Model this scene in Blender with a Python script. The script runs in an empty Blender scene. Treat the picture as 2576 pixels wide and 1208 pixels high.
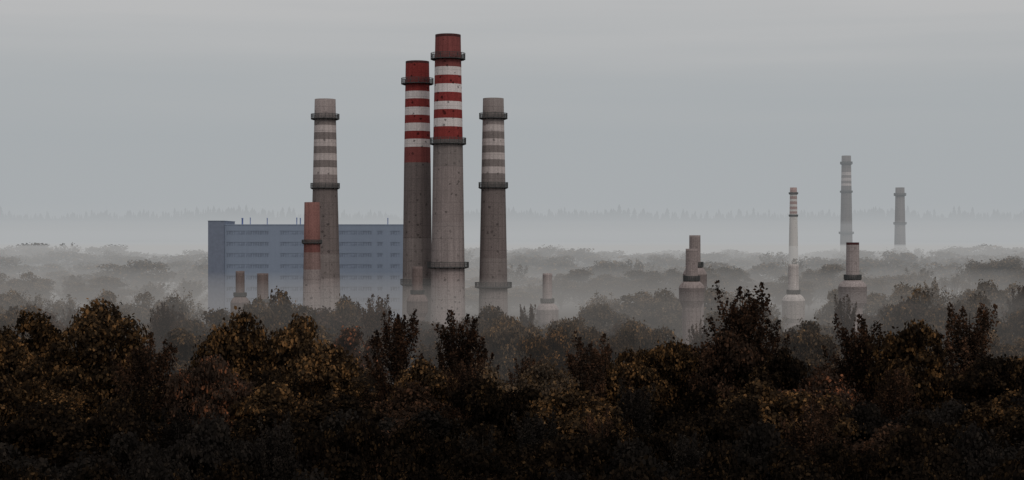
import bpy, math, random
import numpy as np
random.seed(7); np.random.seed(7)
scene=bpy.context.scene
F=4000.0; HC=45.0
def W(xp,yp,Y): return ((xp-1288)*Y/F, Y, HC+(604-yp)*Y/F)
def link(o): scene.collection.objects.link(o); return o

# ---------------------------------------------------------------- materials
def newmat(name):
    m=bpy.data.materials.new(name); m.use_nodes=True
    nt=m.node_tree; nt.nodes.clear(); return m,nt
def ramp(nt,stops,interp='LINEAR'):
    r=nt.nodes.new('ShaderNodeValToRGB'); cr=r.color_ramp; cr.interpolation=interp
    while len(cr.elements)<len(stops): cr.elements.new(0.5)
    for e,(p,c) in zip(cr.elements,stops):
        e.position=p; e.color=(c[0],c[1],c[2],1)
    return r
def mth(nt,op,a,b=None):
    m=nt.nodes.new('ShaderNodeMath'); m.operation=op
    for i,v in enumerate((a,b)):
        if v is None: continue
        if isinstance(v,bpy.types.NodeSocket): nt.links.new(v,m.inputs[i])
        else: m.inputs[i].default_value=v
    return m.outputs[0]

def concrete(name,col,joint=4.5,spots=0.5,grime=0.25,rough=0.9,jo=0.22):
    m,nt=newmat(name); L=nt.links
    tc=nt.nodes.new('ShaderNodeTexCoord'); P=tc.outputs['Object']
    sp=nt.nodes.new('ShaderNodeSeparateXYZ'); L.new(P,sp.inputs[0])
    def noise(scale,detail=4,vec=P):
        n=nt.nodes.new('ShaderNodeTexNoise'); n.inputs['Scale'].default_value=scale; n.inputs['Detail'].default_value=detail
        L.new(vec,n.inputs['Vector']); return n.outputs['Fac']
    mp=nt.nodes.new('ShaderNodeMapping'); mp.inputs['Scale'].default_value=(1,1,0.06); L.new(P,mp.inputs[0])
    streak=noise(0.9,5,mp.outputs[0]); grain=noise(2.6,6); big=noise(0.12,3)
    g=mth(nt,'MULTIPLY',mth(nt,'ADD',mth(nt,'SUBTRACT',streak,0.5),mth(nt,'MULTIPLY',mth(nt,'SUBTRACT',grain,0.5),1.6)),grime*2.8)
    g=mth(nt,'ADD',g,mth(nt,'MULTIPLY',mth(nt,'SUBTRACT',big,0.5),grime*1.4))
    val=mth(nt,'ADD',g,1.0)
    a=mth(nt,'ARCTAN2',sp.outputs[1],sp.outputs[0])
    fa=mth(nt,'FRACT',mth(nt,'MULTIPLY',a,16/(2*math.pi)))
    fz=mth(nt,'FRACT',mth(nt,'DIVIDE',sp.outputs[2],joint))
    la=mth(nt,'LESS_THAN',fa,0.08); lz=mth(nt,'LESS_THAN',fz,0.045)
    j=mth(nt,'MAXIMUM',la,lz)
    val=mth(nt,'MULTIPLY',val,mth(nt,'SUBTRACT',1.0,mth(nt,'MULTIPLY',j,jo)))
    vo=nt.nodes.new('ShaderNodeTexVoronoi'); vo.inputs['Scale'].default_value=0.42; vo.inputs['Randomness'].default_value=1
    wn=nt.nodes.new('ShaderNodeTexNoise'); wn.inputs['Scale'].default_value=1.5
    L.new(P,wn.inputs['Vector'])
    wp=nt.nodes.new('ShaderNodeVectorMath'); wp.operation='ADD'; L.new(P,wp.inputs[0]); L.new(wn.outputs['Color'],wp.inputs[1])
    L.new(wp.outputs[0],vo.inputs['Vector'])
    gate=mth(nt,'GREATER_THAN',noise(0.2,2),0.44)
    s=mth(nt,'MULTIPLY',mth(nt,'LESS_THAN',vo.outputs['Distance'],0.2),gate)
    val=mth(nt,'MULTIPLY',val,mth(nt,'SUBTRACT',1.0,mth(nt,'MULTIPLY',s,spots)))
    vm=nt.nodes.new('ShaderNodeVectorMath'); vm.operation='SCALE'; vm.inputs[0].default_value=col; L.new(val,vm.inputs['Scale'])
    b=nt.nodes.new('ShaderNodeBsdfPrincipled'); b.inputs['Roughness'].default_value=rough; b.inputs['Specular IOR Level'].default_value=0.15
    L.new(vm.outputs[0],b.inputs['Base Color'])
    bp=nt.nodes.new('ShaderNodeBump'); bp.inputs['Strength'].default_value=0.3; bp.inputs['Distance'].default_value=0.1
    L.new(val,bp.inputs['Height']); L.new(bp.outputs[0],b.inputs['Normal'])
    o=nt.nodes.new('ShaderNodeOutputMaterial'); L.new(b.outputs[0],o.inputs[0]); return m

def plain(name,col,rough=0.7,var=0.25,scale=1.0,metal=0.0):
    m,nt=newmat(name); L=nt.links
    tc=nt.nodes.new('ShaderNodeTexCoord')
    n=nt.nodes.new('ShaderNodeTexNoise'); n.inputs['Scale'].default_value=scale; n.inputs['Detail'].default_value=5
    L.new(tc.outputs['Object'],n.inputs['Vector'])
    c0=[x*(1-var) for x in col]; c1=[x*(1+var) for x in col]
    r=ramp(nt,[(0.3,c0),(0.7,c1)]); L.new(n.outputs['Fac'],r.inputs[0])
    b=nt.nodes.new('ShaderNodeBsdfPrincipled'); b.inputs['Roughness'].default_value=rough; b.inputs['Metallic'].default_value=metal
    b.inputs['Specular IOR Level'].default_value=0.2
    L.new(r.outputs[0],b.inputs['Base Color'])
    o=nt.nodes.new('ShaderNodeOutputMaterial'); L.new(b.outputs[0],o.inputs[0]); return m

def foliage(name,stops,treevar=0.35):
    m,nt=newmat(name); L=nt.links
    g=nt.nodes.new('ShaderNodeNewGeometry')
    tc=nt.nodes.new('ShaderNodeTexCoord')
    n=nt.nodes.new('ShaderNodeTexNoise'); n.inputs['Scale'].default_value=0.35; n.inputs['Detail'].default_value=2
    L.new(tc.outputs['Object'],n.inputs['Vector'])
    v=mth(nt,'ADD',mth(nt,'MULTIPLY',g.outputs['Random Per Island'],0.66),mth(nt,'MULTIPLY',mth(nt,'SUBTRACT',n.outputs['Fac'],0.38),1.5))
    r=ramp(nt,stops); L.new(v,r.inputs[0])
    oi=nt.nodes.new('ShaderNodeObjectInfo')
    sc=mth(nt,'ADD',mth(nt,'MULTIPLY',oi.outputs['Random'],treevar*2),1-treevar)
    vm=nt.nodes.new('ShaderNodeVectorMath'); vm.operation='SCALE'; L.new(r.outputs[0],vm.inputs[0]); L.new(sc,vm.inputs['Scale'])
    d=nt.nodes.new('ShaderNodeBsdfDiffuse'); L.new(vm.outputs[0],d.inputs[0])
    t=nt.nodes.new('ShaderNodeBsdfTranslucent'); L.new(vm.outputs[0],t.inputs[0])
    mx=nt.nodes.new('ShaderNodeMixShader'); mx.inputs[0].default_value=0.3; L.new(d.outputs[0],mx.inputs[1]); L.new(t.outputs[0],mx.inputs[2])
    o=nt.nodes.new('ShaderNodeOutputMaterial'); L.new(mx.outputs[0],o.inputs[0]); return m

M={}
M['concrete_dark']=concrete('weathered_dark_concrete',(0.165,0.136,0.130))
M['concrete_light']=concrete('weathered_mist_paled_concrete',(0.29,0.242,0.233))  # weathered concrete, lightened at chimney feet in place of low mist
M['concrete_mid']=concrete('weathered_grey_concrete',(0.240,0.200,0.192))
M['concrete_pink']=concrete('pinkish_concrete',(0.265,0.222,0.214),joint=3.0,spots=0.2)
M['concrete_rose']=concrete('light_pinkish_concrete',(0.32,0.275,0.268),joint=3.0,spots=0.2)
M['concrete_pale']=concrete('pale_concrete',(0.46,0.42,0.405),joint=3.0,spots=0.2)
M['concrete_small']=concrete('brownish_concrete',(0.165,0.128,0.12),joint=3.0,spots=0.2)
M['grey_band']=concrete('grey_band_and_misty_shaft',(0.205,0.175,0.167),spots=0.3)  # grey stripes; on lower shafts its lighter tone stands in for mist
M['far_grey']=concrete('far_grey_concrete',(0.17,0.15,0.145),spots=0.3)
M['cap_grey']=concrete('grey_cap_and_misty_shaft',(0.26,0.22,0.212),spots=0.3)  # grey caps; also lightens lower shafts in place of low mist
M['white']=concrete('aged_white_paint',(0.62,0.565,0.555),spots=0.6,grime=0.17)
M['white_hazed']=concrete('mist_paled_white_paint',(0.57,0.54,0.515),spots=0.2,grime=0.08,jo=0.05)  # misty look of the far chimney is put into its white
M['beige']=concrete('aged_beige_paint',(0.47,0.41,0.395),spots=0.5,grime=0.2)
M['red']=concrete('aged_red_paint',(0.225,0.038,0.035),spots=0.7,grime=0.3)
M['red_dull']=concrete('faded_red_paint',(0.205,0.062,0.058),spots=0.6)
M['red_hazed']=concrete('mist_paled_red_paint',(0.37,0.255,0.235),spots=0.2)  # red paled in the colour itself, standing in for mist
M['brick']=concrete('terracotta_brick',(0.20,0.098,0.086),joint=1.2,spots=0.2)
M['brick_dark']=concrete('dark_terracotta_brick',(0.165,0.070,0.063),joint=1.2,spots=0.2)
M['brick_pink']=concrete('pinkish_terracotta',(0.215,0.145,0.134),joint=1.2,spots=0.2)  # pinkish brick below the dark band
M['soot']=plain('black_soot',(0.05,0.018,0.018),0.95)
M['metal']=plain('dark_gallery_steel',(0.066,0.068,0.068),0.7)
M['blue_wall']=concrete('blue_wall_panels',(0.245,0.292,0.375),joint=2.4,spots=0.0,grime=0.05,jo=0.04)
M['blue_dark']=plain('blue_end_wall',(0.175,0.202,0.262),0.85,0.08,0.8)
M['pane']=plain('dull_window_glass',(0.185,0.222,0.29),0.6,0.25,0.35)
M['frame']=plain('blue_window_frame',(0.24,0.285,0.365),0.7)
M['pipe_blue']=plain('blue_roof_pipe',(0.13,0.18,0.36),0.6)
M['bark']=plain('dark_bark',(0.022,0.017,0.014),0.95,0.4,2.0)
M['bark_mid']=plain('brown_bark',(0.07,0.055,0.045),0.95,0.4,2.0)
FOL={
 'black':foliage('shade_darkened_foliage',[(0.0,(.0055,.0045,.0037)),(0.5,(.012,.009,.0068)),(0.8,(.024,.016,.010)),(1.0,(.075,.044,.021))]),  # foreground shade put into the leaf colour of the nearest trees
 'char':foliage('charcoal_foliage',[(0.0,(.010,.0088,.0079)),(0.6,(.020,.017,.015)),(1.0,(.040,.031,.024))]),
 'darkgold':foliage('dark_golden_foliage',[(0.0,(.010,.0078,.006)),(0.42,(.031,.021,.0135)),(0.68,(.080,.049,.025)),(0.97,(.28,.145,.058))],0.3),
 'brown':foliage('brown_foliage',[(0.0,(.031,.025,.020)),(0.45,(.072,.055,.041)),(0.75,(.135,.091,.056)),(1.0,(.29,.175,.085))],0.25),
 'tan':foliage('haze_lightened_tan_foliage',[(0.0,(.056,.047,.039)),(0.5,(.108,.086,.067)),(0.8,(.18,.13,.085)),(1.0,(.29,.19,.105))],0.2),  # brown leaves brightened; the colour stands in for thin haze
 'olive':foliage('mist_paled_olive_foliage',[(0.0,(.072,.061,.050)),(0.5,(.125,.101,.078)),(0.9,(.235,.170,.112))],0.22),  # olive brown made paler, part of the mist put into the colour
 'russet':foliage('russet_foliage',[(0.0,(.026,.018,.014)),(0.5,(.060,.041,.031)),(0.78,(.12,.064,.040)),(1.0,(.48,.18,.085))],0.2),
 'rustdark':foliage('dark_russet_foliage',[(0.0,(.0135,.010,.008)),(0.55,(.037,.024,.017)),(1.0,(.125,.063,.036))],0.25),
 'rustmid':foliage('mid_russet_foliage',[(0.0,(.040,.031,.026)),(0.6,(.080,.057,.045)),(1.0,(.155,.095,.065))],0.2),
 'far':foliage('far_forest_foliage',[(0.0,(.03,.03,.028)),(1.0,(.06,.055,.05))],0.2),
}
def ground_mat():
    m,nt=newmat('woodland_floor'); L=nt.links
    tc=nt.nodes.new('ShaderNodeTexCoord')
    n=nt.nodes.new('ShaderNodeTexNoise'); n.inputs['Scale'].default_value=0.03; n.inputs['Detail'].default_value=8
    L.new(tc.outputs['Object'],n.inputs['Vector'])
    r=ramp(nt,[(0.3,(.012,.010,.008)),(0.55,(.022,.017,.012)),(0.8,(.04,.03,.02))]); L.new(n.outputs['Fac'],r.inputs[0])
    d=nt.nodes.new('ShaderNodeBsdfDiffuse'); L.new(r.outputs[0],d.inputs[0])
    o=nt.nodes.new('ShaderNodeOutputMaterial'); L.new(d.outputs[0],o.inputs[0]); return m

# ---------------------------------------------------------------- terrain
GY=[-500,560,640,760,950,1200,1700,2500,2950,3300,4500,9000]
GZ=[0,0,2,7,19,24,26,46,86,82,30,20]
def gz(x,y):
    z=float(np.interp(y,GY,GZ))
    k=min(1,max(0,(y-700)/600))
    return z+k*(2.2*math.sin(x*0.011+1)+1.4*math.sin(x*0.027+y*0.01))
ys=list(range(-500,2600,50))+list(range(2600,3400,25))+list(range(3400,9001,400))
xs=list(range(-4000,4001,80))
gv=[(x,y,gz(x,y)) for y in ys for x in xs]; nx=len(xs)
gf=[(j*nx+i,j*nx+i+1,(j+1)*nx+i+1,(j+1)*nx+i) for j in range(len(ys)-1) for i in range(nx-1)]
me=bpy.data.meshes.new('ground'); me.from_pydata(gv,[],gf); me.materials.append(ground_mat())
for p in me.polygons: p.use_smooth=True
g=link(bpy.data.objects.new('ground',me)); g['kind']='structure'

# ---------------------------------------------------------------- mesh helpers
class MB:
    def __init__(s): s.v=[]; s.f=[]; s.m=[]
    def box(s,x0,x1,y0,y1,z0,z1,mi=0):
        b=len(s.v); s.v+=[(x0,y0,z0),(x1,y0,z0),(x1,y1,z0),(x0,y1,z0),(x0,y0,z1),(x1,y0,z1),(x1,y1,z1),(x0,y1,z1)]
        for q in ((3,2,1,0),(4,5,6,7),(0,1,5,4),(1,2,6,5),(2,3,7,6),(3,0,4,7)): s.f.append(tuple(b+i for i in q)); s.m.append(mi)
    def rings(s,prof,sides=48,mis=None,close=False):
        b=len(s.v)
        for r,z in prof:
            for i in range(sides):
                a=2*math.pi*i/sides; s.v.append((r*math.cos(a),r*math.sin(a),z))
        n=len(prof)
        for k in range(n if close else n-1):
            k2=(k+1)%n
            for i in range(sides):
                j=(i+1)%sides; s.f.append((b+k*sides+i,b+k2*sides+i,b+k2*sides+j,b+k*sides+j)); s.m.append(mis[k] if mis else 0)
    def rbox(s,a,r0,r1,w,z0,z1,z0b=None):
        if z0b is None: z0b=z0
        c,sn=math.cos(a),math.sin(a); b=len(s.v)
        for r,t,z in ((r0,-w,z0b),(r1,-w,z0),(r1,w,z0),(r0,w,z0b),(r0,-w,z1),(r1,-w,z1),(r1,w,z1),(r0,w,z1)):
            s.v.append((r*c-t*sn,r*sn+t*c,z))
        for q in ((3,2,1,0),(4,5,6,7),(0,1,5,4),(1,2,6,5),(2,3,7,6),(3,0,4,7)): s.f.append(tuple(b+i for i in q)); s.m.append(0)
    def tube(s,pts,rad,sides=6,mi=0):
        b=len(s.v); pts=[np.array(p,float) for p in pts]
        for k,p in enumerate(pts):
            d=pts[min(k+1,len(pts)-1)]-pts[max(k-1,0)]; d/=np.linalg.norm(d)+1e-9
            u=np.cross(d,(0.3,1,0.1)); u/=np.linalg.norm(u); w=np.cross(d,u)
            for i in range(sides):
                a=2*math.pi*i/sides; s.v.append(tuple(p+rad[k]*(math.cos(a)*u+math.sin(a)*w)))
        for k in range(len(pts)-1):
            for i in range(sides):
                j=(i+1)%sides; s.f.append((b+k*sides+i,b+k*sides+j,b+(k+1)*sides+j,b+(k+1)*sides+i)); s.m.append(mi)
    def mesh(s,name,mats,smooth=False):
        me=bpy.data.meshes.new(name); me.from_pydata(s.v,[],s.f)
        for m in mats: me.materials.append(m)
        me.polygons.foreach_set('material_index',s.m)
        if smooth: me.polygons.foreach_set('use_smooth',[True]*len(s.f))
        me.update(); return me
def thing(name,loc,label,cat,group=None):
    e=bpy.data.objects.new(name,None); e.location=loc; e.empty_display_size=1; link(e)
    e['label']=label; e['category']=cat
    if group: e['group']=group
    return e
def part(name,me,par,loc=(0,0,0)):
    o=bpy.data.objects.new(name,me); o.parent=par; o.location=loc; link(o); return o

def gallery(par,r_in,r_out,z0,z1):
    h=z1-z0
    b=MB(); b.rings([(r_in-0.03,z0),(r_out,z0),(r_out,z0+0.22),(r_in-0.03,z0+0.22)],48,close=True)
    for i in range(16): b.rbox(2*math.pi*i/16,r_in-0.02,r_out-0.15,0.05,z0-0.15,z0-0.003,z0-0.5)
    gme=b.mesh('gallery',[M['metal']]); go=part('gallery',gme,par)
    b=MB(); ro=r_out-0.08
    for zz,t in ((z1-0.14,0.14),(z0+h*0.55,0.08)):
        b.rings([(ro-0.05,zz),(ro+0.05,zz),(ro+0.05,zz+t),(ro-0.05,zz+t)],48,close=True)
    for i in range(24): b.rbox(2*math.pi*(i+.5)/24,ro-0.05,ro+0.05,0.07,z0+0.22,z1-0.01)
    for i in range(110): b.rbox(2*math.pi*(i+.25)/110,ro-0.02,ro+0.02,0.045,z0+0.22,z1-0.02)
    part('railing',b.mesh('railing',[M['metal']]),go)

def chimney(xp,Y,prof,bands,gals,label,name='chimney',group=None):
    s=Y/F; X=(xp-1288)*s; g0=gz(X,Y)-0.5
    base_y=604+(HC-g0)/s
    e=thing(name,(X,Y,g0),label,'chimney',group)
    z=lambda yp: HC+(604-yp)*s-g0
    py=[p[0] for p in prof]; pw=[p[1]*s/2 for p in prof]
    slope=(pw[-1]-pw[-2])/(py[-1]-py[-2]); py.append(base_y); pw.append(pw[-1]+slope*(base_y-py[-2]))
    R=lambda yp: float(np.interp(yp,py,pw))
    cuts=sorted(set([b[0] for b in bands]+py))
    mats=[];idx={}
    def mi(yp):
        k=[b[1] for b in bands if b[0]<=yp+1e-6][-1]
        if k not in idx: idx[k]=len(mats); mats.append(M[k])
        return idx[k]
    r0=R(cuts[0]); zt=z(cuts[0])
    rings=[(r0*0.80,zt-5),(r0*0.80,zt),(r0+0.02,zt)]
    k0=mi(cuts[0]); mm=[k0,k0]
    for i,c in enumerate(cuts[:-1]):
        if i>0: rings.append((R(c),z(c)))
        mm.append(mi(c))
    rings.append((R(base_y),z(base_y)))
    b=MB(); b.rings(rings,64,mm)
    part('shaft',b.mesh('shaft',mats,False),e)
    for p in e.children[0].data.polygons: p.use_smooth=abs(p.normal.z)<0.5
    for (y0,y1,w) in gals:
        gallery(e,R(y1),w*s/2,z(y1),z(y0))
    return e

chimney(818,600,[(250,52),(468,62),(750,76)],[(250,'cap_grey'),(302,'grey_band'),(316,'beige'),(334,'grey_band'),(352,'beige'),(369,'grey_band'),(387,'beige'),(404,'grey_band'),(422,'beige'),(440,'cap_grey'),(474,'concrete_dark'),(640,'grey_band'),(700,'cap_grey')],  # shaft bands lighten towards the base, low mist put into the colour
  [(287,300,72),(461,474,74)],'tall grey concrete chimney with grey and beige bands, two steel galleries')
chimney(1050,612,[(155,59),(410,67),(780,76)],[(155,'soot'),(161,'red'),(231,'white'),(250,'red'),(271,'white'),(291,'red'),(311,'white'),(331,'red'),(351,'white'),(371,'red_dull'),(410,'concrete_dark'),(600,'grey_band')],
  [(197,212,82),(702,716,86)],'tall chimney with bold red and white bands on dark concrete')
chimney(1127,596,[(88,64),(347,74),(820,88)],[(88,'soot'),(95,'red_dull'),(170,'white'),(191,'red'),(213,'white'),(234,'red'),(257,'white'),(277,'red'),(299,'white'),(320,'red'),(352,'grey_band'),(420,'concrete_mid'),(560,'cap_grey'),(665,'concrete_light')],
  [(134,150,88),(347,363,92),(659,673,106)],'tallest chimney, red and white banded top on grey concrete, three galleries')
chimney(1241,600,[(248,52),(466,61),(775,73)],[(248,'grey_band'),(300,'cap_grey'),(315,'beige'),(332,'grey_band'),(350,'beige'),(367,'grey_band'),(385,'beige'),(402,'grey_band'),(420,'beige'),(437,'grey_band'),(473,'concrete_dark'),(650,'grey_band')],
  [(285,299,72),(459,473,75),(710,723,94)],'grey concrete chimney with grey and beige bands and three galleries')
chimney(785,560,[(509,38),(770,46)],[(509,'brick'),(612,'brick_dark'),(635,'brick_pink'),(678,'cap_grey'),(715,'concrete_light')],[(603,612,52)],'short terracotta brick chimney standing beside a tall grey chimney')
chimney(1996,860,[(472,17),(680,25)],[(472,'red_hazed'),(488,'white_hazed'),(494,'red_hazed'),(501,'white_hazed'),(507,'red_hazed'),(514,'white_hazed'),(520,'red_hazed'),(527,'white_hazed'),(532,'red_hazed'),(538,'white_hazed')],[(484,488,24),(540,544,24)],'slender red and white banded chimney in mist, its paint paled to match')
FY=1150
chimney(2129,FY,[(392,23),(650,32)],[(392,'far_grey'),(424,'grey_band'),(434,'beige'),(441,'grey_band'),(448,'beige'),(455,'grey_band'),(462,'beige'),(468,'far_grey')],[(407,413,31),(480,484,32),(583,588,38)],'tall grey banded chimney faded by mist')
chimney(2264,FY,[(472,22),(640,29)],[(472,'far_grey')],[(486,492,31),(559,564,33)],'plain grey chimney faded by mist')

def vent(xp,Y,top,w,g0y,g1y,gw,ws,bw,y_sh,y_body,y_tap,sw,label,cap=False,mat='concrete_pink'):
    s=Y/F; X=(xp-1288)*s; g0=gz(X,Y)-0.5
    e=thing('vent_tower',(X,Y,g0),label,'industrial tower','flask shaped vent towers among the trees')
    z=lambda yp: HC+(604-yp)*s-g0
    r=w*s/2; b=MB()
    b.rings([(r*.8,z(top)-4),(r*.8,z(top)),(r,z(top)),(r,z(top+6)),(r*1.03,z(g1y)),(r*1.06,z(g1y+2))],48,[0,1 if cap else 0,1 if cap else 0,0,0])
    part('pipe',b.mesh('pipe',[M[mat],M['soot']],True),e)
    b=MB(); R=bw*s/2; S=sw*s/2
    pr=[(r*1.07,z(g1y+1)),(r*1.3,z(g1y+2))]
    ysl=y_sh+5
    for t in np.linspace(0,1,10):
        pr.append((r*1.3+(R-r*1.3)*(0.75*t+0.25*math.sin(t*math.pi/2)),z(g1y+2+(ysl-g1y-2)*(0.55*t+0.45*t**2.2))))
    pr+=[(R*1.012,z(ysl+1.0)),(R*1.012,z(ysl+2)),(R,z(ysl+2.5)),(R,z(y_body)),(R*0.97,z(y_body+2)),(S*1.04,z(y_tap)),(S,z(y_tap+4)),(S*0.97,z(y_tap+90)),(S*0.97,-2)]
    b.rings(pr,64)
    me=b.mesh('tank',[M[mat]],True); part('tank',me,e)
    gallery(e,r*1.06,gw*s/2,z(g1y),z(g0y))
vent(1740,480,626,30,694,706,43,0,64,718,756,771,48,'pinkish concrete flask-shaped tower with slim pipe above dark trees')
vent(1748,540,592,28,659,671,44,0,60,684,722,737,46,'concrete flask-shaped tower standing close behind a similar one')
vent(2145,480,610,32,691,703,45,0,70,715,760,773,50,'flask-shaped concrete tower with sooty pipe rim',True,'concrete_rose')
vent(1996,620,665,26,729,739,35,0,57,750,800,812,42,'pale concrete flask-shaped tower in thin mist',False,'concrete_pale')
vent(604,545,682,22,736,745,34,0,48,755,800,812,36,'small flask-shaped concrete tower beside the blue building',False,'concrete_small')
vent(661,560,688,28,752,761,38,0,54,772,810,822,40,'small concrete vent tower with wide pipe, base in trees',False,'concrete_small')
vent(1050,545,671,26,730,739,36,0,54,751,785,797,38,'small flask-shaped tower at the foot of tall chimneys',False,'concrete_small')
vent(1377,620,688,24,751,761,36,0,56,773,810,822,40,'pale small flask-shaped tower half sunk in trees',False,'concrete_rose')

# ---------------------------------------------------------------- building
def building():
    Y=700; s=Y/F; X=lambda xp:(xp-1288)*s; Z=lambda yp:HC+(604-yp)*s
    e=thing('office_block',(X(525),Y,0),'long blue-grey industrial block with rows of ribbon windows','building')
    ox=X(525)
    x0=X(565)-ox; x1=X(1050)-ox; dep=26.0; top=Z(567)
    groups=[(569,677),(704,812),(852,936),(948,963),(981,1007),(1020,1044)]
    rows=[(581+28.2*i,591+28.2*i) for i in range(10)]
    rows=[r for r in rows if Z(r[1])>1.0]
    gx=[x0]; 
    for a,b in groups: gx+=[X(a)-ox,X(b)-ox]
    gx.append(x1)
    zs=[top]
    for a,b in rows: zs+=[Z(a),Z(b)]
    zs.append(-1.0)
    b=MB(); rec=0.2
    for j in range(len(zs)-1):
        for i in range(len(gx)-1):
            xa,xb,za,zb=gx[i],gx[i+1],zs[j],zs[j+1]
            if i%2==1 and j%2==1:
                k=len(b.v); b.v+=[(xa,0,zb),(xb,0,zb),(xb,0,za),(xa,0,za),(xa,rec,zb),(xb,rec,zb),(xb,rec,za),(xa,rec,za)]
                for q in ((0,1,5,4),(1,2,6,5),(2,3,7,6),(3,0,4,7)): b.f.append(tuple(k+t for t in q)); b.m.append(0)
            else:
                k=len(b.v); b.v+=[(xa,0,zb),(xb,0,zb),(xb,0,za),(xa,0,za)]; b.f.append((k,k+1,k+2,k+3)); b.m.append(0)
    k=len(b.v); b.v+=[(x0,0,top),(x1,0,top),(x1,dep,top),(x0,dep,top),(x0,0,-1),(x1,0,-1),(x1,dep,-1),(x0,dep,-1)]
    for q in ((1,5,6,2),(2,6,7,3)): b.f.append(tuple(k+t for t in q)); b.m.append(0)
    b.box(x0,x1,0.6,dep,-0.9,top-0.2)
    b.box(x0+.01,x1+.12,-0.12,dep+.1,top+0.005,top+0.45)
    part('wall',b.mesh('wall',[M['blue_wall']]),e)
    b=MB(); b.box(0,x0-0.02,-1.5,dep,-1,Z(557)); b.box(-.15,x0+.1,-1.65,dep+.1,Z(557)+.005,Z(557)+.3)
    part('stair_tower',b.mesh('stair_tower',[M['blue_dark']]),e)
    cache={}
    for (ya,yb) in rows:
        for gi,(a,c) in enumerate(groups):
            if gi not in cache:
                w=(c-a)*s; h=(yb-ya)*s; b=MB(); n=max(2,round((c-a)/6)); cw=w/n
                b.box(0.02,w-.02,0.05,0.09,0.02,h-.02,0)
                for t in range(n+1):
                    xx=min(max(t*cw,0.14),w-.14); b.box(xx-.13,xx+.13,-0.04,0.045,0.1,h-.1,1)
                b.box(0.02,w-.02,-0.04,0.045,0.02,0.10,1); b.box(0.02,w-.02,-0.04,0.045,h-.1,h-.02,1)
                cache[gi]=b.mesh('window',[M['pane'],M['frame']])
            part('window',cache[gi],e,(X(a)-ox,0.09,Z(yb)))
    for xp,yt,wp in ((604,548,5),(624,547,2.4),(667,548,2.6),(742,547,2.8),(751,548,3.2),(973,548,2.6)):
        b=MB(); r=wp*s/2; b.rings([(r*.7,Z(yt)-1),(r*.7,Z(yt)),(r,Z(yt)),(r,Z(yt)-.4),(r*.85,Z(yt)-.45),(r*.85,top+.45)],12)
        part('roof_pipe',b.mesh('roof_pipe',[M['pipe_blue']],True),e,(X(xp)-ox,6,0))
building()

# ---------------------------------------------------------------- trees
def poly_mesh(name,V,mat):
    n,k,_=V.shape; me=bpy.data.meshes.new(name)
    me.vertices.add(n*k); me.vertices.foreach_set('co',V.reshape(-1).astype(np.float32))
    me.loops.add(n*k); me.loops.foreach_set('vertex_index',np.arange(n*k,dtype=np.int32))
    me.polygons.add(n); me.polygons.foreach_set('loop_start',np.arange(0,n*k,k,dtype=np.int32))
    me.polygons.foreach_set('loop_total',np.full(n,k,dtype=np.int32))
    me.materials.append(mat); me.update(calc_edges=True); return me
def leaves(C,Nn,S,asp=1.0,k=5,rng=np.random):
    n=len(C); Nn=Nn/np.linalg.norm(Nn,axis=1,keepdims=True)
    t=rng.normal(size=(n,3)); u=np.cross(Nn,t); u/=np.linalg.norm(u,axis=1,keepdims=True); w=np.cross(Nn,u)
    out=np.zeros((n,k,3))
    for i in range(k):
        a=2*math.pi*i/k; rr=S*(0.75+0.5*rng.rand(n))
        out[:,i]=C+u*(rr*math.cos(a))[:,None]+w*(rr*math.sin(a)*asp)[:,None]
    return out
def broad(seed,n,ls=0.27,loose=1.0):
    rng=np.random.RandomState(seed); cl=[]
    ncl=34
    hx=0.85+.3*rng.rand()
    for i in range(ncl):
        a=2*math.pi*i*0.618+rng.rand()*.9; el=rng.rand()
        ph=math.asin(min(1,0.05+0.95*el)) if i>9 else rng.rand()*0.7-0.55
        f=0.50+0.46*rng.rand()
        cl.append((9*f*hx*math.cos(ph)*math.cos(a),9*f/hx*math.cos(ph)*math.sin(a),10.2+8.6*f*math.sin(ph)*1.02,1.0+1.7*rng.rand()))
    cl.append((rng.randn()*1.8,rng.randn()*1.8,16.2,2.3))
    wts=np.array([c[3]**2 for c in cl]); wts/=wts.sum()
    ids=rng.choice(len(cl),int(n*.82),p=wts); cc=np.array(cl)[ids]
    d=rng.normal(size=(len(ids),3)); d[:,2]=d[:,2]*0.8+0.3; d/=np.linalg.norm(d,axis=1,keepdims=True)
    lump=1+.2*loose*np.sin(d[:,0]*5+cc[:,0]*3)*np.cos(d[:,1]*5+cc[:,1]*2)
    r=cc[:,3]*(0.58+0.54*rng.rand(len(ids))**.8)*lump; st=rng.rand(len(ids))<0.15; r[st]*=1.36
    C=cc[:,:3]+d*r[:,None]*np.array([1.15,1.15,.66]); C[:,2]-=0.12*(d[:,0]**2+d[:,1]**2)*r
    m=n-len(ids); d2=rng.normal(size=(m,3)); d2/=np.linalg.norm(d2,axis=1,keepdims=True)
    C2=d2*(rng.rand(m)**.4)[:,None]*np.array([6.4,6.4,6.4])+np.array([0,0,8.6])
    C=np.vstack([C,C2]); Nn=np.vstack([d,d2])+rng.normal(size=(n,3))*.6
    S=ls*(0.5+1.1*rng.rand(n))
    V=leaves(C,Nn,S,0.8,5,rng)
    b=MB(); b.tube([(0,0,-1),(0.1,0,2),(0.2,.1,6),(0,.2,10),(0,0,14)],[.65,.5,.42,.28,.1],9)
    for c in cl[::2]:
        st=4+rng.rand()*4; p1=(c[0]*.4,c[1]*.4,st+(c[2]-st)*.35); p2=(c[0]*.85,c[1]*.85,st+(c[2]-st)*.9)
        b.tube([(0,0,st),p1,p2,(c[0]*1.1,c[1]*1.1,c[2]+c[3]*.8)],[.26,.19,.09,.02],5)
    return V,b
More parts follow.
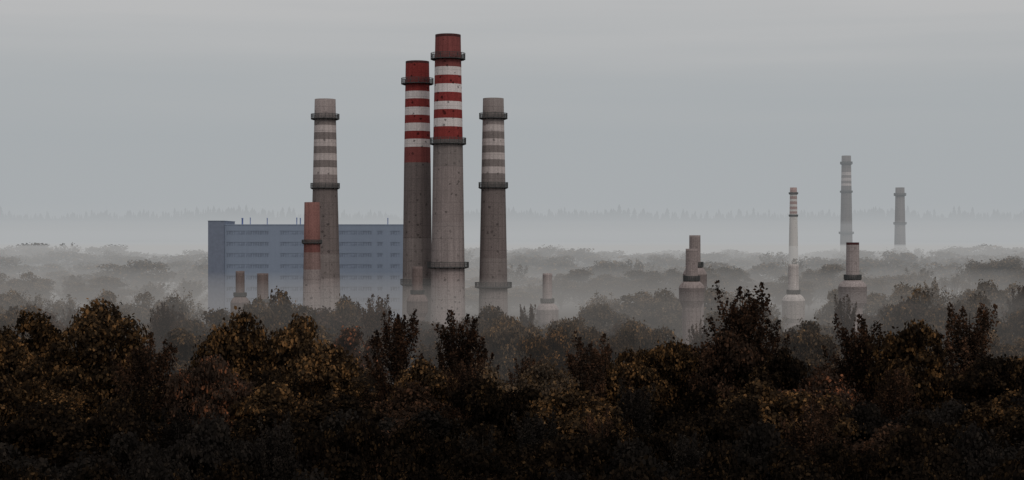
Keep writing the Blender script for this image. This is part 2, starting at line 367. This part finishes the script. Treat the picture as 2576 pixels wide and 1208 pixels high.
def plume(seed,n,ls=0.18):
    rng=np.random.RandomState(seed); Cs=[];Ds=[]; b=MB()
    b.tube([(0,0,-1),(0,0,5),(0.1,0.1,12),(0,0,17.0)],[.4,.32,.2,.03],8)
    nb=50; per=n//nb
    for i in range(nb):
        t=rng.rand()**0.9; z0=1.5+11*t; a=rng.rand()*6.283; Ln=(7.8-2.6*t)*(0.65+.6*rng.rand())
        out=(6.8-3.6*t)*(0.35+.75*rng.rand())
        p0=np.array([0,0,z0]); tip=np.array([math.cos(a)*out,math.sin(a)*out,min(20.5,z0+Ln*1.05)])
        mid=p0*.5+tip*.5+np.array([math.cos(a)*out*.2,math.sin(a)*out*.2,-Ln*.10])
        b.tube([p0,mid,tip],[.09,.05,.015],4)
        q=rng.rand(per)**.65; P=((1-q)**2)[:,None]*p0+(2*q*(1-q))[:,None]*mid+(q**2)[:,None]*tip
        wd=(0.85*(1-q**2)+.15)
        P=P+rng.normal(size=(per,3))*wd[:,None]*np.array([.75,.75,.95])
        Cs.append(P); Ds.append(rng.normal(size=(per,3))+np.array([math.cos(a),math.sin(a),0])*.4)
    C=np.vstack(Cs); D=np.vstack(Ds); S=ls*(.45+.95*rng.rand(len(C)))
    return leaves(C,D,S,0.7,4,rng),b
def wispy(seed,n,ls=0.16):
    rng=np.random.RandomState(seed); b=MB(); Cs=[]
    b.tube([(0,0,-1),(0,0,3),(0,0,6)],[.35,.28,.2],7)
    for i in range(46):
        a=rng.rand()*6.283; o=rng.rand()**.6*6.0; h=19.5-o*o*.16-rng.rand()*4
        p0=np.array([0,0,2+rng.rand()*5]); tip=np.array([math.cos(a)*o,math.sin(a)*o,h])
        mid=np.array([math.cos(a)*o*.6,math.sin(a)*o*.6,p0[2]+(h-p0[2])*.45])
        b.tube([p0,mid,tip],[.13,.085,.035],4)
        for k in range(4):
            q=.45+.5*rng.rand(); s0=mid+(tip-mid)*q; e=s0+np.array([rng.randn()*.7,rng.randn()*.7,1.2+rng.rand()*1.3])
            b.tube([s0,e],[.05,.02],3)
            m=n//(46*4); Cs.append(e+rng.normal(size=(m,3))*np.array([.35,.35,.5]))
    C=np.vstack(Cs); 
    m=n//2; d=rng.normal(size=(m,3)); d/=np.linalg.norm(d,axis=1,keepdims=True)
    C=np.vstack([C,d*(rng.rand(m)**.4)[:,None]*np.array([5,5,4.5])+np.array([0,0,8])])
    return leaves(C,rng.normal(size=C.shape),ls*(.6+.9*rng.rand(len(C))),.8,4,rng),b
def zt(V): return float(np.percentile(V[:,:,2].max(axis=1),99.7))
VAR={'broad':[],'plume':[],'wispy':[],'near':[]}
def addvar(key,V,b,fm,bm): VAR[key].append((poly_mesh('crown',V,FOL[fm]),b.mesh('trunk',[M[bm]],True),zt(V)))
for i in range(6): addvar('broad',*broad(10+i,14500,0.25),'brown','bark')
for i in range(6): addvar('near',*broad(210+i,15500,0.25,1.4),'brown','bark')
for i in range(5): addvar('plume',*plume(40+i,11500),'brown','bark')
for i in range(3): addvar('wispy',*wispy(70+i,3200),'olive','bark_mid')
NOMW={'broad':19.0,'plume':11,'wispy':12.5}
NM={'broad':('broadleaf_tree','broadleaf tree'),'plume':('poplar_tree','poplar tree'),'wispy':('bare_tree','nearly bare tree')}
LB={'black':'autumn leaves coloured almost black for woodland shade','char':'charcoal grey-brown leaves in dense woodland','darkgold':'dark brown and golden autumn leaves','brown':'brown and ochre autumn leaves','tan':'brown and ochre leaves lightened for haze','olive':'dull olive-brown leaves paled for mist','russet':'russet leaves with orange flecks','rustdark':'dark reddish-brown leaves','rustmid':'hazy reddish-brown leaves'}
TP={'broad':'spreading broadleaf tree with ','plume':'upswept feathery tree with ','wispy':'thin-stemmed half-bare tree with '}
count=0
def tree(kind,X,Y,topz,width,mat):
    global count
    crown,trunk,zn=random.choice(VAR['near' if (kind=='broad' and Y<415) else kind]); g0=gz(X,Y); h=max(5,topz-g0)
    e=thing(NM[kind][0],(X,Y,g0),TP[kind]+LB[mat],'tree','autumn woodland trees around the chimneys')
    sx=width/NOMW[kind]; e.scale=(sx,sx,h/zn); e.rotation_euler=(0,0,random.random()*6.28)
    o=part('crown',crown,e); o.material_slots[0].link='OBJECT'; o.material_slots[0].material=FOL[mat]
    part('trunk',trunk,e); count+=1
def T(kind,xp,yp,wp,Y,mat):
    x,y,z=W(xp,yp,Y); tree(kind,x,y,z,wp*Y/F,mat)
H=[('broad',250,765,300,330,'darkgold'),('broad',100,790,240,340,'darkgold'),('broad',20,850,240,320,'darkgold'),
('plume',378,850,210,295,'rustdark'),('broad',560,905,210,290,'russet'),('broad',600,790,230,320,'darkgold'),('broad',735,800,230,325,'darkgold'),
('broad',820,870,240,310,'darkgold'),('broad',880,825,170,370,'russet'),('plume',1000,785,190,330,'rustdark'),('plume',1148,787,180,335,'rustdark'),
('plume',945,745,125,430,'rustmid'),('broad',1060,905,220,300,'darkgold'),('broad',1240,920,200,300,'brown'),('broad',1010,970,260,280,'rustdark'),
('plume',1480,845,190,305,'rustdark'),('broad',1380,915,220,300,'brown'),('broad',1550,895,190,310,'darkgold'),('broad',1660,860,210,320,'darkgold'),
('broad',1820,835,220,315,'rustdark'),('plume',1868,718,240,340,'rustdark'),('broad',1940,880,190,310,'black'),('broad',2040,812,210,370,'brown'),
('plume',2150,798,200,330,'rustdark'),('plume',2125,745,90,430,'rustmid'),('broad',2290,812,230,320,'darkgold'),('plume',2440,768,210,330,'rustdark'),('broad',2480,900,240,300,'black'),
('broad',2570,905,200,300,'black'),('broad',2060,940,220,300,'russet'),('plume',690,930,190,285,'black'),('plume',480,950,190,275,'rustdark'),('broad',150,930,240,290,'darkgold'),
('plume',330,960,180,265,'black'),('plume',2250,930,170,285,'rustdark'),('plume',1180,900,150,290,'rustdark'),
('plume',1326,768,70,470,'rustmid'),('plume',1760,812,80,430,'rustmid'),('plume',410,765,110,430,'rustmid'),('broad',470,830,200,390,'brown'),('broad',500,905,180,270,'russet'),
('broad',720,738,190,440,'brown'),('broad',870,750,130,450,'brown'),('broad',1235,772,150,430,'brown'),('broad',1435,800,130,420,'brown'),('broad',1620,810,150,410,'brown'),
('broad',1280,800,170,400,'brown'),('broad',1460,812,150,395,'brown'),('broad',1560,830,140,390,'brown'),('broad',1370,830,160,380,'darkgold'),
('broad',640,755,150,450,'brown'),('broad',2300,735,200,450,'brown'),('broad',2450,745,150,450,'tan'),('broad',60,770,170,440,'brown'),('broad',1925,775,110,440,'brown')]
for h in H: T(*h)
def row(Y,profile,spacing,jit,mats,kinds,wm=None,skip=None,scl=1.0):
    px=[p[0] for p in profile]; py=[p[1] for p in profile]; half=Y*0.322+14
    x=-half+random.random()*spacing
    while x<half:
        xp=1288+x*F/Y
        if not(skip and any(a<xp<b for a,b in skip)):
            yp=float(np.interp(xp,px,py))+random.uniform(-jit,jit)
            k=random.choices(['broad','plume','wispy'],kinds)[0]
            w={'broad':spacing*1.5,'plume':spacing*.9,'wispy':spacing*1.1}[k]*random.uniform(.85,1.3)*scl
            yy=Y+random.uniform(-.02,.02)*Y
            yield k,x,yy,HC+(604-yp)*yy/F,w,random.choice(mats)
        x+=spacing*random.uniform(.8,1.2)
flat=lambda y:[(0,y),(2576,y)]
P2=[(0,960),(300,1020),(600,980),(1000,1020),(1250,970),(1600,950),(1850,950),(2100,1010),(2576,970)]
P3=[(0,880),(350,950),(600,900),(900,930),(1250,930),(1530,930),(1700,900),(1900,900),(2100,940),(2300,890),(2576,930)]
P4=[(0,820),(200,820),(350,860),(520,850),(700,810),(850,840),(950,860),(1080,855),(1250,840),(1400,850),(1530,860),(1620,845),(1700,885),(1780,885),(1850,850),(2000,850),(2100,890),(2190,890),(2250,835),(2400,820),(2576,850)]
P5=[(0,785),(100,795),(300,805),(400,795),(520,800),(600,785),(750,765),(860,770),(950,800),(1080,815),(1250,795),(1330,822),(1410,822),(1480,795),(1600,825),(1700,860),(1780,860),(1820,795),(1900,805),(1960,820),(2040,815),(2110,855),(2185,855),(2240,775),(2380,765),(2576,770)]
P5b=[(0,760),(200,780),(400,757),(520,785),(600,778),(700,762),(850,765),(950,795),(1080,812),(1250,785),(1330,820),(1410,820),(1450,765),(1550,780),(1640,835),(1790,850),(1830,750),(1930,800),(1960,820),(2040,815),(2080,800),(2110,850),(2185,850),(2240,742),(2400,728),(2576,735)]
P5c=[(0,720),(150,730),(350,750),(480,735),(1290,762),(1330,800),(1440,742),(1550,728),(1690,732),(1800,712),(1900,742),(1960,810),(2030,810),(2060,742),(2200,730),(2350,715),(2576,710)]
rows=[(172,flat(1185),9.5,15,['black','char','black'],(6,1,0)),  # nearest rows take the darkest leaves, foreground shade put into colour
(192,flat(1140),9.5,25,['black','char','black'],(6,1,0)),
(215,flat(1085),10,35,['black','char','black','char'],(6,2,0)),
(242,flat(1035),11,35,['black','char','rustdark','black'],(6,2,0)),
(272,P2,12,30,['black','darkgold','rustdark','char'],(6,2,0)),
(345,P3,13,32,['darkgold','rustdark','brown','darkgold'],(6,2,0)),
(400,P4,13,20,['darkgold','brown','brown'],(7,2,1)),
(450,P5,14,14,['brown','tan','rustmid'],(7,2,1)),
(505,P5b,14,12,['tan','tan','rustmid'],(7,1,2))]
for r in rows:
    for t in row(*r): tree(*t)
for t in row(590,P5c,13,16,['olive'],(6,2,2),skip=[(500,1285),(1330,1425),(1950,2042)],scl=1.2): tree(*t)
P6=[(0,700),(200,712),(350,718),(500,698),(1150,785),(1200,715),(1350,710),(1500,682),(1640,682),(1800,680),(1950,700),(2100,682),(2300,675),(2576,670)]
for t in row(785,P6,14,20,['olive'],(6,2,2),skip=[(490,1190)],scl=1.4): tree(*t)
print('TREES',count)
def far_wood():
    lo=[broad(100+i,3600,0.36)[0] for i in range(5)]+[plume(120,2200,.28)[0]]+[wispy(130,1500,.26)[0]]
    zz=[zt(v) for v in lo]
    acc5=[]; specs=[]
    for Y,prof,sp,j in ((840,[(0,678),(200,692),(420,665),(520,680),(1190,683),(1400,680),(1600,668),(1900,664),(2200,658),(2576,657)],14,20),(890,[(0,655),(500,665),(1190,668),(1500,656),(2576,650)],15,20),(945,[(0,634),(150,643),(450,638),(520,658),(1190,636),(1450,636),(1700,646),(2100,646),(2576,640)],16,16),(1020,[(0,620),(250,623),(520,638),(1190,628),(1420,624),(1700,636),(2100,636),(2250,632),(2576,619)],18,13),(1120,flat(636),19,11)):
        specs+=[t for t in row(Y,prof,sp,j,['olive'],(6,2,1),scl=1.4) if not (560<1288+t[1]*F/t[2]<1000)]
    for k,x,y,z,w,_ in specs:
        q=random.randrange(5) if k=='broad' else (5 if k=='plume' else 6)
        g0=gz(x,y); a=random.random()*6.28; c,s=math.cos(a),math.sin(a); sx=w/NOMW[k]; sz=max(8,z-g0)/zz[q]
        R=lo[q].copy(); X=R[...,0]*c-R[...,1]*s; Yy=R[...,0]*s+R[...,1]*c
        R[...,0]=X*sx+x; R[...,1]=Yy*sx+y; R[...,2]=R[...,2]*sz+g0
        if R.shape[1]==4: R=np.concatenate([R,R[:,3:4]*.5+R[:,0:1]*.5],axis=1)
        acc5.append(R)
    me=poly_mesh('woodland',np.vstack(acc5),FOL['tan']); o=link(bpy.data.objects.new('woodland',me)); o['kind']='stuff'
    o['label']='far-off autumn woodland in mist'
far_wood()
def ridge():
    b=MB(); rng=random.Random(3)
    for base,amp,step in ((9,5,2.2),(12,11,3.4)):
        x=-1350
        while x<1350:
            y=2900+rng.uniform(-60,60); g0=gz(x,y)-1
            big=math.sin(x*.010)+math.sin(x*.027+2)+.7*math.sin(x*.07)
            h=base+2.2*big+amp*rng.random()**1.8; h=max(8,h); r=h*rng.uniform(.2,.34)
            tiers=4
            for t in range(tiers):
                z0=g0+h*(t/tiers)*.95; z1=g0+h*min(1,(t+1.6)/tiers); rr=r*(1-t/tiers*.8)
                k=len(b.v); n=6
                for i in range(n):
                    a=i*2*math.pi/n+t; q=rr*rng.uniform(.7,1.3); b.v.append((x+q*math.cos(a),y+q*math.sin(a),z0))
                b.v.append((x,y,z1))
                for i in range(n): b.f.append((k+i,k+(i+1)%n,k+n)); b.m.append(0)
            x+=rng.uniform(.4,1.6)*step
    o=link(bpy.data.objects.new('distant_forest',b.mesh('distant_forest',[FOL['far']]))); o['kind']='stuff'; o['label']='distant conifer forest on a misty ridge'
ridge()

# ---------------------------------------------------------------- mist
def mist(x0,x1,y0,y1,z0,z1,den,col):
    b=MB(); b.box(x0,x1,y0,y1,z0,z1)
    m,nt=newmat('mist')
    a=nt.nodes.new('ShaderNodeVolumeAbsorption'); a.inputs['Color'].default_value=(0,0,0,1); a.inputs['Density'].default_value=den
    e=nt.nodes.new('ShaderNodeEmission'); e.inputs['Color'].default_value=(*col,1); e.inputs['Strength'].default_value=den  # volume glows evenly, standing in for light scattered by mist
    ad=nt.nodes.new('ShaderNodeAddShader'); o=nt.nodes.new('ShaderNodeOutputMaterial')
    nt.links.new(a.outputs[0],ad.inputs[0]); nt.links.new(e.outputs[0],ad.inputs[1]); nt.links.new(ad.outputs[0],o.inputs['Volume'])
    ob=link(bpy.data.objects.new('mist',b.mesh('mist',[m]))); ob['kind']='stuff'; ob['label']='thin autumn mist lying over the woodland'
    ob.display_type='BOUNDS'
    return ob
C0=(0.388,0.410,0.425); C1=(0.37,0.352,0.336); C2=(0.41,0.405,0.397)
mist(-5000,5000,735,7000,-60,190,0.00083,C0)
mist(-3990,3990,345,3500,-50,31,0.0012,C1)
mist(-3980,3980,727,3400,-49,42,0.0029,C2)
mist(-3970,3970,860,3300,-48,56,0.0009,(0.43,0.435,0.438))
mist(-3960,3960,1300,3200,-47,76,0.0008,(0.43,0.44,0.445))

# ---------------------------------------------------------------- light and sky
w=bpy.data.worlds.new('World'); scene.world=w; w.use_nodes=True; nt=w.node_tree; nt.nodes.clear(); L=nt.links
from mathutils import Vector
d=Vector((0.35,-0.72,0.75)).normalized()
el=math.asin(d.z); rot=math.atan2(d.x,d.y)
sky=nt.nodes.new('ShaderNodeTexSky'); sky.sky_type='NISHITA'; sky.sun_disc=False; sky.sun_elevation=el; sky.sun_rotation=rot; sky.dust_density=4
tc=nt.nodes.new('ShaderNodeTexCoord'); sp=nt.nodes.new('ShaderNodeSeparateXYZ'); L.new(tc.outputs['Generated'],sp.inputs[0])
mp=nt.nodes.new('ShaderNodeMapping'); mp.inputs['Scale'].default_value=(1.2,1.2,22); mp.inputs['Rotation'].default_value=(0,0.04,0)
L.new(tc.outputs['Generated'],mp.inputs[0])
n=nt.nodes.new('ShaderNodeTexNoise'); n.inputs['Scale'].default_value=1.6; n.inputs['Detail'].default_value=4; L.new(mp.outputs[0],n.inputs['Vector'])
v=mth(nt,'ADD',sp.outputs[2],mth(nt,'MULTIPLY',mth(nt,'SUBTRACT',n.outputs['Fac'],.5),0.12))
r=ramp(nt,[(0.0,(.385,.415,.435)),(0.06,(.39,.42,.44)),(0.11,(.45,.462,.47)),(0.15,(.52,.517,.517)),(1.0,(.54,.54,.55))]); L.new(v,r.inputs[0])
b1=nt.nodes.new('ShaderNodeBackground'); b1.inputs[1].default_value=0.06; L.new(sky.outputs[0],b1.inputs[0])
b2=nt.nodes.new('ShaderNodeBackground'); b2.inputs[1].default_value=1.0; L.new(r.outputs[0],b2.inputs[0])
mx=nt.nodes.new('ShaderNodeMixShader'); mx.inputs[0].default_value=0.95; L.new(b1.outputs[0],mx.inputs[1]); L.new(b2.outputs[0],mx.inputs[2])
o=nt.nodes.new('ShaderNodeOutputWorld'); L.new(mx.outputs[0],o.inputs[0])
sl=bpy.data.lights.new('sun','SUN'); sl.energy=0.9; sl.angle=math.radians(25); sl.color=(1,.93,.86)
so=link(bpy.data.objects.new('sun',sl)); 
so.rotation_euler=d.to_track_quat('Z','Y').to_euler()
cam=bpy.data.cameras.new('camera'); cam.lens=36*F/2576; cam.clip_end=20000; cam.clip_start=1
co=link(bpy.data.objects.new('camera',cam)); co.location=(0,0,HC); co.rotation_euler=(math.radians(90),0,0); scene.camera=co
scene.view_settings.view_transform='Standard'; scene.view_settings.look='None'; scene.view_settings.exposure=0
